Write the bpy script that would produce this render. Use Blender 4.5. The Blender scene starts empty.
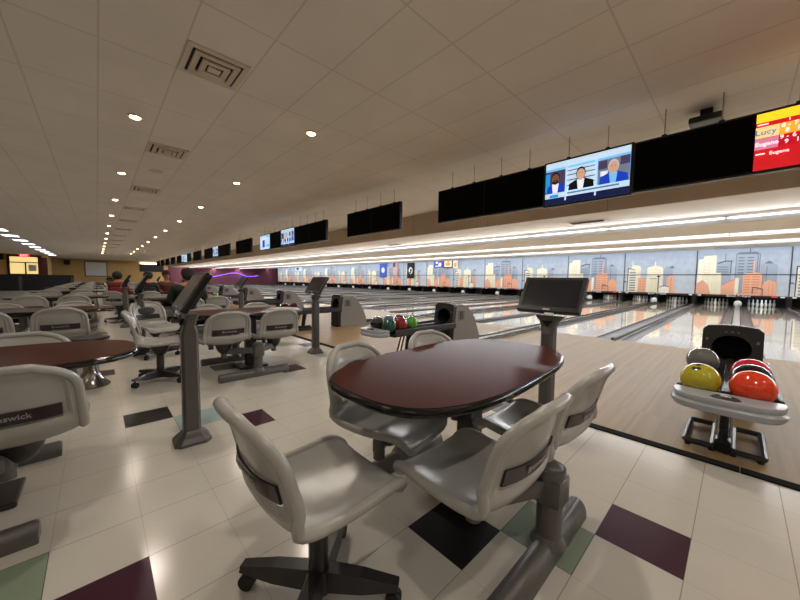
import bpy, bmesh, math, random
from math import sin, cos, pi, sqrt, radians
from mathutils import Vector, Matrix
random.seed(7)
S = bpy.context.scene
COL = S.collection

# ------------------------------------------------------------------ materials
def lin(c):
    return tuple(((v/255)/12.92 if v/255 <= .04045 else ((v/255+.055)/1.055)**2.4) for v in c)
_m = {}
def M(name, rgb, rough=.5, metal=0., noise=0., nscale=8., bump=0., emit=0., spec=.5, coat=0.):
    if name in _m: return _m[name]
    m = bpy.data.materials.new(name); m.use_nodes = True
    nt = m.node_tree; b = nt.nodes['Principled BSDF']
    c = lin(rgb) + (1,)
    b.inputs['Base Color'].default_value = c
    b.inputs['Roughness'].default_value = rough
    b.inputs['Metallic'].default_value = metal
    b.inputs['Specular IOR Level'].default_value = spec
    b.inputs['Coat Weight'].default_value = coat
    b.inputs['Coat Roughness'].default_value = .08
    if emit:
        b.inputs['Emission Color'].default_value = c
        b.inputs['Emission Strength'].default_value = emit
    if noise or bump:
        tc = nt.nodes.new('ShaderNodeTexCoord'); n = nt.nodes.new('ShaderNodeTexNoise')
        n.inputs['Scale'].default_value = nscale; n.inputs['Detail'].default_value = 5
        nt.links.new(tc.outputs['Object'], n.inputs['Vector'])
        if noise:
            r = nt.nodes.new('ShaderNodeMapRange')
            r.inputs['To Min'].default_value = 1-noise; r.inputs['To Max'].default_value = 1+noise
            nt.links.new(n.outputs['Fac'], r.inputs['Value'])
            mx = nt.nodes.new('ShaderNodeVectorMath'); mx.operation = 'SCALE'
            mx.inputs[0].default_value = c[:3]
            nt.links.new(r.outputs['Result'], mx.inputs['Scale'])
            nt.links.new(mx.outputs['Vector'], b.inputs['Base Color'])
        if bump:
            bp = nt.nodes.new('ShaderNodeBump'); bp.inputs['Strength'].default_value = bump
            bp.inputs['Distance'].default_value = .01
            nt.links.new(n.outputs['Fac'], bp.inputs['Height']); nt.links.new(bp.outputs['Normal'], b.inputs['Normal'])
    _m[name] = m
    return m

def grid_mat(name, rgb, line_rgb, ox, oy, px, py, lw, rough, noise, nscale, bump=0., fade=1., fade2=1.):
    """surface with thin joint lines every px, py metres (by position)"""
    m = M(name, rgb, rough, noise=noise, nscale=nscale, bump=bump)
    nt = m.node_tree; N = nt.nodes; L = nt.links; b = N['Principled BSDF']
    src = b.inputs['Base Color'].links[0].from_socket
    g = N.new('ShaderNodeNewGeometry'); sp = N.new('ShaderNodeSeparateXYZ'); L.new(g.outputs['Position'], sp.inputs[0])
    def line(sock, o, p):
        a = N.new('ShaderNodeMath'); a.operation = 'SUBTRACT'; a.inputs[1].default_value = o - lw/2; L.new(sock, a.inputs[0])
        d = N.new('ShaderNodeMath'); d.operation = 'FLOORED_MODULO'; d.inputs[1].default_value = p; L.new(a.outputs[0], d.inputs[0])
        c = N.new('ShaderNodeMath'); c.operation = 'LESS_THAN'; c.inputs[1].default_value = lw; L.new(d.outputs[0], c.inputs[0])
        return c.outputs[0]
    mxm = N.new('ShaderNodeMath'); mxm.operation = 'MAXIMUM'
    L.new(line(sp.outputs['X'], ox, px), mxm.inputs[0])
    f2 = N.new('ShaderNodeMath'); f2.operation = 'MULTIPLY'; f2.inputs[1].default_value = fade2; L.new(line(sp.outputs['Y'], oy, py), f2.inputs[0]); L.new(f2.outputs[0], mxm.inputs[1])
    f = N.new('ShaderNodeMath'); f.operation = 'MULTIPLY'; f.inputs[1].default_value = fade; L.new(mxm.outputs[0], f.inputs[0])
    mix = N.new('ShaderNodeMix'); mix.data_type = 'RGBA'
    L.new(f.outputs[0], mix.inputs['Factor']); L.new(src, mix.inputs['A']); mix.inputs['B'].default_value = lin(line_rgb)+(1,)
    L.new(mix.outputs['Result'], b.inputs['Base Color'])
    return m

def wood_mat(name, rgb, rgb2, rough, board, coat=0., spec=.5):
    """boards running along Y, a tone per board"""
    m = bpy.data.materials.new(name); m.use_nodes = True
    nt = m.node_tree; N = nt.nodes; L = nt.links; b = N['Principled BSDF']
    b.inputs['Specular IOR Level'].default_value = spec; b.inputs['Roughness'].default_value = rough; b.inputs['Coat Weight'].default_value = coat; b.inputs['Coat Roughness'].default_value = .04
    g = N.new('ShaderNodeNewGeometry'); mp = N.new('ShaderNodeMapping'); mp.vector_type = 'POINT'
    mp.inputs['Scale'].default_value = (1/board, .55, 1); L.new(g.outputs['Position'], mp.inputs['Vector'])
    fl = N.new('ShaderNodeVectorMath'); fl.operation = 'FLOOR'; L.new(mp.outputs[0], fl.inputs[0])
    wn = N.new('ShaderNodeTexWhiteNoise'); wn.noise_dimensions = '3D'; L.new(fl.outputs[0], wn.inputs['Vector'])
    mp2 = N.new('ShaderNodeMapping'); mp2.inputs['Scale'].default_value = (40, 1.5, 1); L.new(g.outputs['Position'], mp2.inputs['Vector'])
    nz = N.new('ShaderNodeTexNoise'); nz.inputs['Scale'].default_value = 1.5; nz.inputs['Detail'].default_value = 4; L.new(mp2.outputs[0], nz.inputs['Vector'])
    ad = N.new('ShaderNodeMath'); ad.operation = 'ADD'; L.new(wn.outputs['Value'], ad.inputs[0]); L.new(nz.outputs['Fac'], ad.inputs[1])
    hf = N.new('ShaderNodeMath'); hf.operation = 'MULTIPLY'; hf.inputs[1].default_value = .5; L.new(ad.outputs[0], hf.inputs[0])
    mix = N.new('ShaderNodeMix'); mix.data_type = 'RGBA'
    L.new(hf.outputs[0], mix.inputs['Factor']); mix.inputs['A'].default_value = lin(rgb)+(1,); mix.inputs['B'].default_value = lin(rgb2)+(1,)
    L.new(mix.outputs['Result'], b.inputs['Base Color'])
    return m

SHELL = M('molded_grey_plastic', (160,158,152), .25, noise=.04, nscale=30)
PLATE = M('dark_plum_plate', (38,24,30), .3)
LETTER = M('faded_lettering', (150,142,140), .5)
STEEL = M('grey_painted_steel', (92,89,87), .38, metal=.2, noise=.08, nscale=20)
DSTEEL = M('charcoal_painted_steel', (58,56,57), .3, metal=.5, noise=.08, nscale=20)
CHROME = M('polished_metal', (150,148,145), .2, metal=1)
BLACK = M('black_plastic', (14,14,15), .35)
BLACKM = M('matt_black', (8,8,9), .6)
RUBBER = M('rubber', (16,16,16), .7)
TOP = M('dark_cherry_laminate', (70,36,27), .3, noise=.12, nscale=60, spec=.02)
EDGE = M('black_bullnose', (10,9,9), .12)
HOODG = M('ball_return_grey', (140,135,130), .4, noise=.04, nscale=15)
TRAYG = M('tray_light_grey', (158,161,168), .28, noise=.03, nscale=15)
HOODD = M('ball_return_charcoal', (38,37,38), .4)
WHITE = M('white_plastic', (235,235,230), .3)
GREYW = M('grey_white_print', (200,200,198), .5)
RED = M('red_plastic', (190,30,40), .3)
SCREEN = M('switched_off_screen', (30,30,36), .18)
TUBE = M('lit_fluorescent_tube', (240,246,255), .5, emit=2.)
BULB = M('lit_downlight_bulb', (255,214,160), .5, emit=40.)
TROFF = M('lit_troffer_panel', (240,244,255), .5, emit=5.)

# ------------------------------------------------------------------ helpers
def obj(name, bm, mats, parent=None, smooth=False):
    me = bpy.data.meshes.new(name)
    bmesh.ops.recalc_face_normals(bm, faces=bm.faces[:])
    bm.to_mesh(me); bm.free()
    if not isinstance(mats, (list, tuple)): mats = [mats]
    for m in mats: me.materials.append(m)
    if smooth:
        me.polygons.foreach_set('use_smooth', [True]*len(me.polygons))
        me.set_sharp_from_angle(angle=radians(38))
    o = bpy.data.objects.new(name, me); COL.objects.link(o)
    if parent: o.parent = parent
    return o
def thing(name, label, cat, loc=(0,0,0), rz=0., group=None):
    o = bpy.data.objects.new(name, None); o.empty_display_size = .1; COL.objects.link(o)
    o.location = loc; o.rotation_euler = (0,0,rz)
    return tag(o, label, cat, group)
def tag(o, label, cat, group=None):
    o['label'] = label; o['category'] = cat
    if group: o['group'] = group
    return o
def struct(name, bm, mats, smooth=False):
    o = obj(name, bm, mats, None, smooth); o['kind'] = 'structure'; return o
def dup(root, loc=None, rz=None, label=None, group=None):
    def cp(o, p):
        c = o.copy(); COL.objects.link(c)
        if p: c.parent = p
        for ch in list(o.children): cp(ch, c)
        return c
    r = cp(root, None)
    if loc is not None: r.location = loc
    if rz is not None: r.rotation_euler = (0,0,rz)
    if label: r['label'] = label
    if group: r['group'] = group
    return r
NB = bmesh.new
def box(bm, c, s, rot=None, mi=0, bevel=0.):
    v = bmesh.ops.create_cube(bm, size=1.)['verts']
    mat = Matrix.Translation(c) @ (rot.to_4x4() if rot else Matrix.Identity(4)) @ Matrix.Diagonal((*s,1))
    bmesh.ops.transform(bm, matrix=mat, verts=v)
    fs = {f for x in v for f in x.link_faces}
    for f in fs: f.material_index = mi
    if bevel:
        es = list({e for x in v for e in x.link_edges})
        r = bmesh.ops.bevel(bm, geom=es, offset=bevel, segments=2, affect='EDGES', profile=.5)
        for f in r['faces']: f.material_index = mi
    return bm
def cyl(bm, p, q, r, r2=None, n=16, mi=0):
    p, q = Vector(p), Vector(q); d = q-p
    v = bmesh.ops.create_cone(bm, cap_ends=True, segments=n, radius1=r, radius2=r if r2 is None else r2, depth=d.length)['verts']
    mat = Matrix.Translation((p+q)/2) @ d.to_track_quat('Z','Y').to_matrix().to_4x4()
    bmesh.ops.transform(bm, matrix=mat, verts=v)
    for f in {f for x in v for f in x.link_faces}: f.material_index = mi
    return bm
def ball(bm, c, r, s=(1,1,1), mi=0, n=16):
    v = bmesh.ops.create_uvsphere(bm, u_segments=n, v_segments=max(6,n//2+2), radius=r)['verts']
    bmesh.ops.transform(bm, matrix=Matrix.Translation(c) @ Matrix.Diagonal((*s,1)), verts=v)
    for f in {f for x in v for f in x.link_faces}: f.material_index = mi
    return bm
def tube(bm, pts, r, n=10, closed=False, mi=0):
    pts = [Vector(p) for p in pts]; N = len(pts); rings = []; prev = None
    for i, p in enumerate(pts):
        a = pts[(i-1) % N] if (closed or i > 0) else p
        b = pts[(i+1) % N] if (closed or i < N-1) else p
        t = (b-a).normalized()
        if prev is None:
            u = t.cross(Vector((0,0,1)))
            if u.length < .1: u = t.cross(Vector((1,0,0)))
            u.normalize()
        else:
            u = prev - t*prev.dot(t)
            u.normalize()
        prev = u; w = t.cross(u)
        rr = r[i] if isinstance(r, (list, tuple)) else r
        rings.append([bm.verts.new(p + (u*cos(2*pi*k/n) + w*sin(2*pi*k/n))*rr) for k in range(n)])
    for i in range(N if closed else N-1):
        A, B = rings[i], rings[(i+1) % N]
        off = 0
        if closed and i == N-1:
            off = min(range(n), key=lambda o: sum((A[k].co - B[(k+o) % n].co).length for k in range(n)))
        for k in range(n):
            f = bm.faces.new((A[k], A[(k+1)%n], B[(k+1+off)%n], B[(k+off)%n])); f.material_index = mi
    if not closed:
        for R in (rings[0], rings[-1]):
            f = bm.faces.new(R); f.material_index = mi
    return bm
def lathe(bm, prof, n=20, c=(0,0,0), mi=0):
    rings = []
    for r, z in prof:
        rings.append([bm.verts.new((c[0]+r*cos(2*pi*k/n), c[1]+r*sin(2*pi*k/n), c[2]+z)) for k in range(n)])
    for a, b in zip(rings, rings[1:]):
        for k in range(n):
            f = bm.faces.new((a[k], a[(k+1)%n], b[(k+1)%n], b[k])); f.material_index = mi
    for R in (rings[0], rings[-1]):
        f = bm.faces.new(R); f.material_index = mi
    return bm
def prism(bm, poly, fn, d0, d1, mi=0):
    """extrude a 2-D outline; fn(a, b, d) -> 3-D point"""
    A = [bm.verts.new(fn(a, b, d0)) for a, b in poly]; B = [bm.verts.new(fn(a, b, d1)) for a, b in poly]
    n = len(poly)
    fs = [bm.faces.new(A), bm.faces.new(B[::-1])] + [bm.faces.new((A[i], A[(i+1)%n], B[(i+1)%n], B[i])) for i in range(n)]
    for f in fs: f.material_index = mi
    return bm
def quad(bm, pts, mi=0):
    f = bm.faces.new([bm.verts.new(p) for p in pts]); f.material_index = mi
    return bm
def text_bm(txt, size, mat, bm=None, mi=0, depth=.002, bold=True):
    cu = bpy.data.curves.new('t', 'FONT'); cu.body = txt; cu.size = size; cu.align_x = 'CENTER'; cu.align_y = 'CENTER'
    cu.extrude = depth; cu.resolution_u = 2
    if bold: cu.offset = size*.012
    o = bpy.data.objects.new('t', cu); COL.objects.link(o)
    dg = bpy.context.evaluated_depsgraph_get(); dg.update()
    me = bpy.data.meshes.new_from_object(o.evaluated_get(dg))
    COL.objects.unlink(o); bpy.data.objects.remove(o); bpy.data.curves.remove(cu)
    me.transform(mat)
    bm = bm or NB(); n0 = len(bm.faces); bm.from_mesh(me); bm.faces.ensure_lookup_table()
    for f in bm.faces[n0:]: f.material_index = mi
    bpy.data.meshes.remove(me)
    return bm
RX = lambda a: Matrix.Rotation(a, 4, 'X')
RY = lambda a: Matrix.Rotation(a, 4, 'Y')
RZ = lambda a: Matrix.Rotation(a, 4, 'Z')
T = Matrix.Translation
ORD = ['nearest','second nearest','third nearest','fourth nearest','fifth nearest','sixth nearest','seventh nearest','eighth nearest',
       'ninth nearest','tenth nearest','eleventh nearest','twelfth nearest','thirteenth nearest','fourteenth nearest','fifteenth nearest',
       'sixteenth nearest','seventeenth nearest','eighteenth nearest','nineteenth nearest','twentieth nearest'] 
PAIR = 3.5; FOUL = 7.9; STRIP = 2.94; CEIL = 3.5; FAR = -63.; MASK = 25.4; FASC = 8.28

# ------------------------------------------------------------------ camera
cam = bpy.data.cameras.new('camera'); co = bpy.data.objects.new('camera', cam); COL.objects.link(co)
cam.sensor_width = 36; cam.lens = 36*320/800; cam.clip_start = .02; cam.clip_end = 300
co.matrix_world = T((0,0,1.2)) @ Matrix(((0.6865384634,-0.0543792842,0.7250571231),(0.7269791872,0.0336571078,-0.6858341348),(0.0128918436,0.9979529511,0.0626395069))).to_4x4()
S.camera = co

# ------------------------------------------------------------------ setting
FLOORM = grid_mat('cream_vinyl_tile', (197,192,181), (74,66,58), -.408, 1.06, .318, .3125, .004, .17, .09, 2.5, fade=.5, fade2=.4)
GREENM = grid_mat('sage_vinyl_tile', (128,142,122), (74,66,58), -.408, 1.06, .318, .3125, .005, .24, .06, 9.)
TEALM = grid_mat('pale_teal_vinyl_tile', (146,168,166), (74,66,58), -.408, 1.06, .318, .3125, .005, .24, .06, 9.)
PURPM = grid_mat('plum_vinyl_tile', (66,36,48), (40,30,32), -.408, 1.06, .318, .3125, .005, .24, .08, 9.)
BLKM = grid_mat('black_vinyl_tile', (28,25,24), (14,13,12), -.408, 1.06, .318, .3125, .005, .22, .08, 9.)
for t_ in (GREENM, TEALM, PURPM, BLKM):
    t_.node_tree.nodes['Principled BSDF'].inputs['Specular IOR Level'].default_value = .15
    t_.node_tree.nodes['Principled BSDF'].inputs['Roughness'].default_value = .32
pat = {(-2,0):1,(-1,1):2,(0,2):3,(-4,5):3,(-5,4):2,(-6,3):1,(-4,-4):3,(-5,-5):2,(-6,-6):1,(-10,-3):1,(-9,-2):4,(-8,-1):3}
pat = {(i % 12, j): v for (i, j), v in pat.items()}
bm = NB(); vs = {}
I0, I1, J0, J1 = -200, 40, -40, 6
for i in range(I0, I1+1):
    for j in range(J0, J1+1):
        vs[i,j] = bm.verts.new((-.408+.318*i, min(1.06+.3125*j, STRIP), 0))
for i in range(I0, I1):
    for j in range(J0, J1):
        f = bm.faces.new((vs[i,j], vs[i+1,j], vs[i+1,j+1], vs[i,j+1])); f.material_index = pat.get((i % 12, j), 0)
struct('floor', bm, [FLOORM, BLKM, GREENM, PURPM, TEALM])
XR = 12.3
bm = NB()
for x0, x1 in ((-66, .066), (.072, XR)): box(bm, ((x0+x1)/2, STRIP+.035, .003), (x1-x0, .085, .012), bevel=.003)
struct('trim_1', bm, M('black_transition_strip', (14,12,11), .8, spec=.08))
bm = NB(); quad(bm, [(-66,STRIP,0),(XR,STRIP,0),(XR,FOUL,0),(-66,FOUL,0)])
APPR = wood_mat('maple_approach', (168,145,110), (146,121,87), .45, .027, spec=.15)
struct('floor_approach', bm, APPR)
LANEM = wood_mat('polished_lane_boards', (236,224,204), (212,194,168), .07, .027, coat=.6)
GUT = M('grey_gutter', (92,90,90), .3)
CAPM = M('divider_cap_metal', (120,117,114), .5)
bm0 = NB(); quad(bm0, [(-.525,FOUL,0),(.525,FOUL,0),(.525,MASK+1.2,0),(-.525,MASK+1.2,0)])
lane0 = struct('bowling_lane', bm0, LANEM)
bm0 = NB()
prof = [(-.12,0)] + [(-.12*cos(a), -.085*sin(a)) for a in [pi*k/8 for k in range(1,8)]] + [(.12,0)]
for (a,za),(b,zb) in zip(prof, prof[1:]): quad(bm0, [(a,FOUL,za-.001),(b,FOUL,zb-.001),(b,MASK+1.2,zb-.001),(a,MASK+1.2,za-.001)])
n = len(prof); bm0.faces.new([bm0.verts.new((a,FOUL,z-.001)) for a,z in prof])
gut0 = struct('lane_gutter', bm0, GUT, True)
bm0 = NB()
box(bm0, (0,(FOUL+MASK+1.2)/2,-.03), (.22,MASK+1.2-FOUL,.06), mi=0)
tube(bm0, [(0,FOUL-.12,.012),(0,FOUL-.09,.02),(0,MASK,.02)], [.02,.042,.042], 12, mi=1)
div0 = struct('lane_divider', bm0, [M('divider_side_grey', (70,68,68), .35), CAPM], True)
bm0 = NB(); box(bm0, (0,(5.2+MASK)/2,.01), (.17,MASK-5.2,.05), mi=0, bevel=.006)
for s in (-1,1): tube(bm0, [(s*.115,5.1,.07),(s*.115,MASK-.9,.07)], .024, 8, mi=1)
trk0 = struct('ball_return_track', bm0, [M('track_cover', (172,168,164), .3), M('dark_rail', (52,50,50), .25, metal=.6)], True)
first = True
for k in range(-2, 18):
    X = -PAIR*k
    for o, xs in ((lane0,(.88,-.88)), (gut0,(.235,-.235,1.525,-1.525)), (div0,(1.75,)), (trk0,(0,))):
        for x in xs:
            c = o.copy(); COL.objects.link(c); c.location.x = X + x
for o in (lane0, gut0, div0, trk0): bpy.data.objects.remove(o)
# ceiling over seats
CEILM = grid_mat('acoustic_ceiling_tile', (232,225,218), (134,122,110), -4.38, .085, 1.17, .626, .018, .85, .1, 1.2, bump=.15, fade=.26)
bm = NB(); quad(bm, [(-66,-12,CEIL),(XR,-12,CEIL),(XR,FASC,CEIL),(-66,FASC,CEIL)])
struct('ceiling', bm, CEILM)
bm = NB(); box(bm, ((XR-66)/2,FASC+.05,(2.78+CEIL+.4)/2), (XR+66,.1,CEIL+.4-2.78))
for x in range(-60,12,3): box(bm, (x+.9,FASC-.001,3.14), (.006,.004,.7), mi=1)
struct('trim_2', bm, [M('fascia_taupe', (196,180,162), .7, noise=.04, nscale=3), M('fascia_joint', (96,82,70), .8)])
# stepped ceiling over the lanes: sloping bays, each ending at a white step that carries tubes
BAY = M('lane_ceiling_beige', (206,194,178), .75, noise=.03, nscale=2)
BAYW = M('lane_ceiling_white', (214,214,214), .6)
steps = [((FASC,2.78),(11.0,2.83)), ((11.0,2.65),(15.0,2.86)), ((15.0,2.74),(19.0,2.95)), ((19.0,2.82),(MASK+.1,3.17))]
bm = NB()
for i, ((y0,z0),(y1,z1)) in enumerate(steps):
    quad(bm, [(-66,y0,z0),(XR,y0,z0),(XR,y1,z1),(-66,y1,z1)], 0 if i < 3 else 1)
    if i: quad(bm, [(-66,y0,z0),(XR,y0,z0),(XR,y0,steps[i-1][1][1]),(-66,y0,steps[i-1][1][1])], 1)
struct('ceiling_lanes', bm, [BAY, BAYW])
YEL = M('mustard_wall_paint', (206,172,112), .8, noise=.05, nscale=2)
PURW = M('plum_wall_paint', (112,56,72), .7, noise=.05, nscale=2)
bm = NB(); box(bm, (FAR-.1,-1.85,1.9), (.2,20.3,3.8)); struct('wall_left', bm, YEL)
bm = NB(); box(bm, (FAR-.1,17.1,1.9), (.2,17.6,3.8)); struct('wall_left_lanes', bm, PURW)
bm = NB(); box(bm, ((XR-66)/2,-12.1,1.75), (XR+66,.2,3.5)); struct('wall_front', bm, YEL)
bm = NB(); box(bm, (XR+.1,7,1.75), (.2,38,3.5)); struct('wall_right', bm, YEL)
bm = NB(); box(bm, ((XR-66)/2,MASK+1.3,1.75), (XR+66,.2,3.5)); struct('wall_back', bm, BLACKM)
bm = NB(); box(bm, (FAR+.02,-1.85,.06), (.03,20.3,.12)); struct('baseboard_left', bm, BLACK)

# ------------------------------------------------------------------ masking wall: a mural panel over each lane pair
SKY = bpy.data.materials.new('mural_hazy_sky'); SKY.use_nodes = True
nt = SKY.node_tree; b = nt.nodes['Principled BSDF']; b.inputs['Roughness'].default_value = .5
tc = nt.nodes.new('ShaderNodeTexCoord'); sp = nt.nodes.new('ShaderNodeSeparateXYZ'); nz = nt.nodes.new('ShaderNodeTexNoise'); nz.inputs['Scale'].default_value = 3
nt.links.new(tc.outputs['Object'], sp.inputs[0]); nt.links.new(tc.outputs['Object'], nz.inputs['Vector'])
cr = nt.nodes.new('ShaderNodeValToRGB'); cr.color_ramp.elements[0].color = lin((206,214,220))+(1,); cr.color_ramp.elements[1].color = lin((160,174,194))+(1,)
mr = nt.nodes.new('ShaderNodeMapRange'); mr.inputs['From Min'].default_value = .6; mr.inputs['From Max'].default_value = 3.1; nt.links.new(sp.outputs['Z'], mr.inputs['Value'])
ma = nt.nodes.new('ShaderNodeMath'); ma.operation = 'MULTIPLY_ADD'; ma.inputs[1].default_value = .9; nt.links.new(nz.outputs['Fac'], ma.inputs[0])
sb_ = nt.nodes.new('ShaderNodeMath'); sb_.operation = 'SUBTRACT'; sb_.inputs[1].default_value = .4; nt.links.new(mr.outputs[0], sb_.inputs[0]); nt.links.new(sb_.outputs[0], ma.inputs[2])
nt.links.new(ma.outputs[0], cr.inputs['Fac']); nt.links.new(cr.outputs['Color'], b.inputs['Base Color'])
mur = [SKY, M('mural_cream', (242,236,214), .5), M('mural_slate', (160,172,188), .5), M('mural_slate_dark', (112,122,142), .5),
       M('mural_orange', (240,178,146), .5), M('mural_orange_dark', (218,146,116), .5), M('mural_ink', (60,66,82), .5), M('mural_white', (240,240,238), .5), M('mural_lemon', (236,228,196), .5), M('mural_grey_stripe', (150,150,160), .5)]
def mural(kind):
    bm = NB(); Z0 = .62
    X = lambda u: (u/730-.5)*PAIR*(-1 if False else 1)
    lay = [0]
    def P(pts, mi):
        lay[0] += 1; y = -.006 - .0006*lay[0]
        quad(bm, [(X(u), y, Z0+(400-v)/340*2.5) for u, v in pts], mi)
    R = lambda u0,u1,v0,v1,mi: P([(u0,v0),(u1,v0),(u1,v1),(u0,v1)], mi)
    box(bm, (0,.02,1.88), (PAIR,.05,2.54), mi=0)
    if kind == 0:
        P([(330,400),(330,170),(390,150),(470,150),(490,170),(490,400)][::-1], 2) if False else None
        R(325,510,100,400,2); P([(320,100),(350,86),(480,84),(512,104)],3); R(428,434,62,88,6)
        for v in range(122,250,22): R(345,392,v,v+8,3); R(415,462,v,v+8,3)
        R(490,496,104,400,3); R(505,511,104,400,3); R(325,330,100,400,3)
        P([(515,400),(515,182),(545,172),(575,152),(605,172),(640,182),(640,400)],2); R(560,566,190,400,3); P([(540,172),(575,150),(610,172)],3)
        P([(172,400),(172,160),(240,148),(296,148),(296,400)],2); P([(180,160),(240,144),(300,146),(300,152),(240,152),(182,168)],6); R(287,293,150,240,6); R(240,244,92,148,6)
        for v in range(190,250,18): R(182,270,v,v+6,3)
        P([(5,400),(15,132),(55,128),(62,106),(168,102),(172,400)],1); R(60,120,150,395,8)
        for v in range(150,300,24): R(72,108,v,v+7,7)
        P([(135,400),(135,250),(170,236),(215,236),(222,400)],8); R(150,156,250,395,1); R(196,202,250,395,1)
        P([(5,400),(5,320),(60,290),(110,330),(135,400)],4); P([(222,400),(222,330),(330,285),(345,400)],4)
        P([(222,330),(280,295),(338,282),(338,288),(280,303),(222,338)],5); R(330,360,275,400,1)
        P([(390,400),(390,250),(410,240),(500,234),(532,244),(532,400)],4); R(462,474,150,240,4)
        for v in range(262,390,19): R(398,445,v,v+7,5); R(458,515,v,v+7,5)
        P([(540,400),(540,330),(555,300),(580,288),(640,306),(640,400)],4); R(536,540,250,400,5); R(585,588,300,400,5); R(612,615,306,400,5)
        R(466,472,340,398,6); P([(466,340),(480,338),(545,352),(545,358),(480,345),(466,347)],6); R(543,547,352,398,6); R(345,500,388,400,4)
    else:
        P([(420,400),(420,200),(450,186),(500,186),(510,400)],2)
        P([(415,400),(425,200),(440,182),(475,178),(510,196),(510,400)],2); P([(470,196),(500,172),(530,196)],3)
        P([(70,400),(75,185),(95,165),(160,170),(182,190),(182,400)],8); R(85,90,130,170,1)
        R(40,138,200,400,1)
        for v in range(225,385,22): R(58,128,v,v+13,9)
        R(148,156,205,395,1)
        P([(36,400),(36,195),(44,190),(90,198),(120,208),(120,213),(90,204),(46,198),(43,400)],6)
        P([(0,312),(14,302),(32,312),(30,318),(14,309),(2,320)],6)
        P([(245,400),(250,195),(262,185),(330,175),(400,184),(415,200),(418,400)],1); R(328,338,140,178,1)
        P([(300,180),(330,166),(372,180)],8)
        for v in range(205,380,26): R(262,400,v,v+6,8)
        for u in range(278,410,32): R(u,u+8,255,395,8)
        R(155,245,285,400,4); R(155,245,280,286,5)
        for v in range(300,385,24):
            for u in (172,208): R(u,u+22,v,v+9,5)
        R(455,470,270,400,4); P([(470,400),(475,262),(520,255),(535,400)],4); R(495,503,265,395,5)
        P([(385,400),(385,350),(480,345),(482,400)],7); P([(385,352),(430,338),(482,348),(482,353),(430,344),(385,358)],6)
        for u in (398,430,460): R(u,u+12,362,390,8)
        R(368,377,255,395,6); P([(355,262),(372,255),(390,262),(390,268),(355,268)],6); R(282,352,280,395,8); R(282,352,280,284,6)
        R(290,296,284,395,1); R(325,331,284,395,1)
    # seams
    lay[0] += 2
    R(-0,730,247,252,6); R(0,5,60,400,6); R(725,730,60,400,6)
    return bm
pk = 0
SIGNM = M('black_sign_band', (26,22,24), .4)
FONTW = M('white_sign_lettering', (240,238,234), .5)
DIMR = M('dark_red_sign_band', (84,22,28), .4)
protoA = protoB = None
for k in range(-1, 18):
    kind = 0 if k % 2 == 0 else 1
    place = 'behind the nearest ball return' if k == 0 else ('cut off by the right edge of the photo' if k == -1 else f'{ORD[k].replace(" nearest","")} to the left of the nearest ball return' if k > 1 else 'next left of the nearest ball return')
    lab = f"city skyline mural panel above the pins, {place}"
    if kind == 0 and protoA is None or kind == 1 and protoB is None:
        r = thing('mural_panel', lab, 'mural panel', (-PAIR*k, MASK, 0), 0, 'skyline mural panels above the pins')
        obj('printed_skyline', mural(kind), mur, r)
        s = NB(); box(s, (0,0,.555), (PAIR,.06,.11), mi=0)
        for sx in (-1,1): box(s, (sx*.95,-.033,.555), (.75,.006,.06), mi=1)
        band = obj('sign_band', s, [SIGNM, DIMR], r)
        t = text_bm('Bowl-A-Vard', .17, T((0,-.036,.558)) @ RX(pi/2))
        obj('lettering', t, FONTW, band)
        for sx in (-1,1):
            s = NB(); box(s, (sx*1.56,-.034,.558), (.15,.006,.07)); obj('lane_number_plate', s, FONTW, band)
        s = NB(); box(s, (1.28,-.036,.562), (.2,.006,.05)); 
        if kind == 0: obj('red_lamp', s, M('red_indicator', (220,30,50), .4, emit=1.), band)
        if kind == 0: protoA = r
        else: protoB = r
    else:
        dup(protoA if kind == 0 else protoB, (-PAIR*k, MASK, 0), 0, lab)
# pit dividers (kickbacks) between lanes
bm0 = NB(); box(bm0, (0,MASK+.2,.28), (.16,1.6,.55))
k0 = struct('pit_divider', bm0, BLACK)
for k in range(-2,18):
    for x in (0,1.75):
        c = k0.copy(); COL.objects.link(c); c.location.x = -PAIR*k + x
bpy.data.objects.remove(k0)
# white domes at the end of each ball return track
bm0 = NB(); lathe(bm0, [(.001,.31),(.07,.295),(.125,.25),(.15,.165),(.14,.07),(.1,0)][::-1], 20)
obj_d = None
for k in range(0, 17):
    lab = ('white round cap on the track end, ' + ('straight behind the nearest ball return' if k == 0 else 'one lane pair left of the nearest ball return' if k == 1 else f'{["","","two","three","four","five","six","seven","eight","nine","ten","eleven","twelve","thirteen","fourteen","fifteen","sixteen"][k]} lane pairs left of the nearest ball return'))
    if obj_d is None:
        obj_d = tag(obj('track_end_cap', bm0, WHITE, None, True), lab, 'track cap', 'white caps at the ball track ends'); obj_d.location = (0, MASK-.85, .03)
    else:
        c = dup(obj_d, (-PAIR*k, MASK-.85, .03), None, lab)
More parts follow.
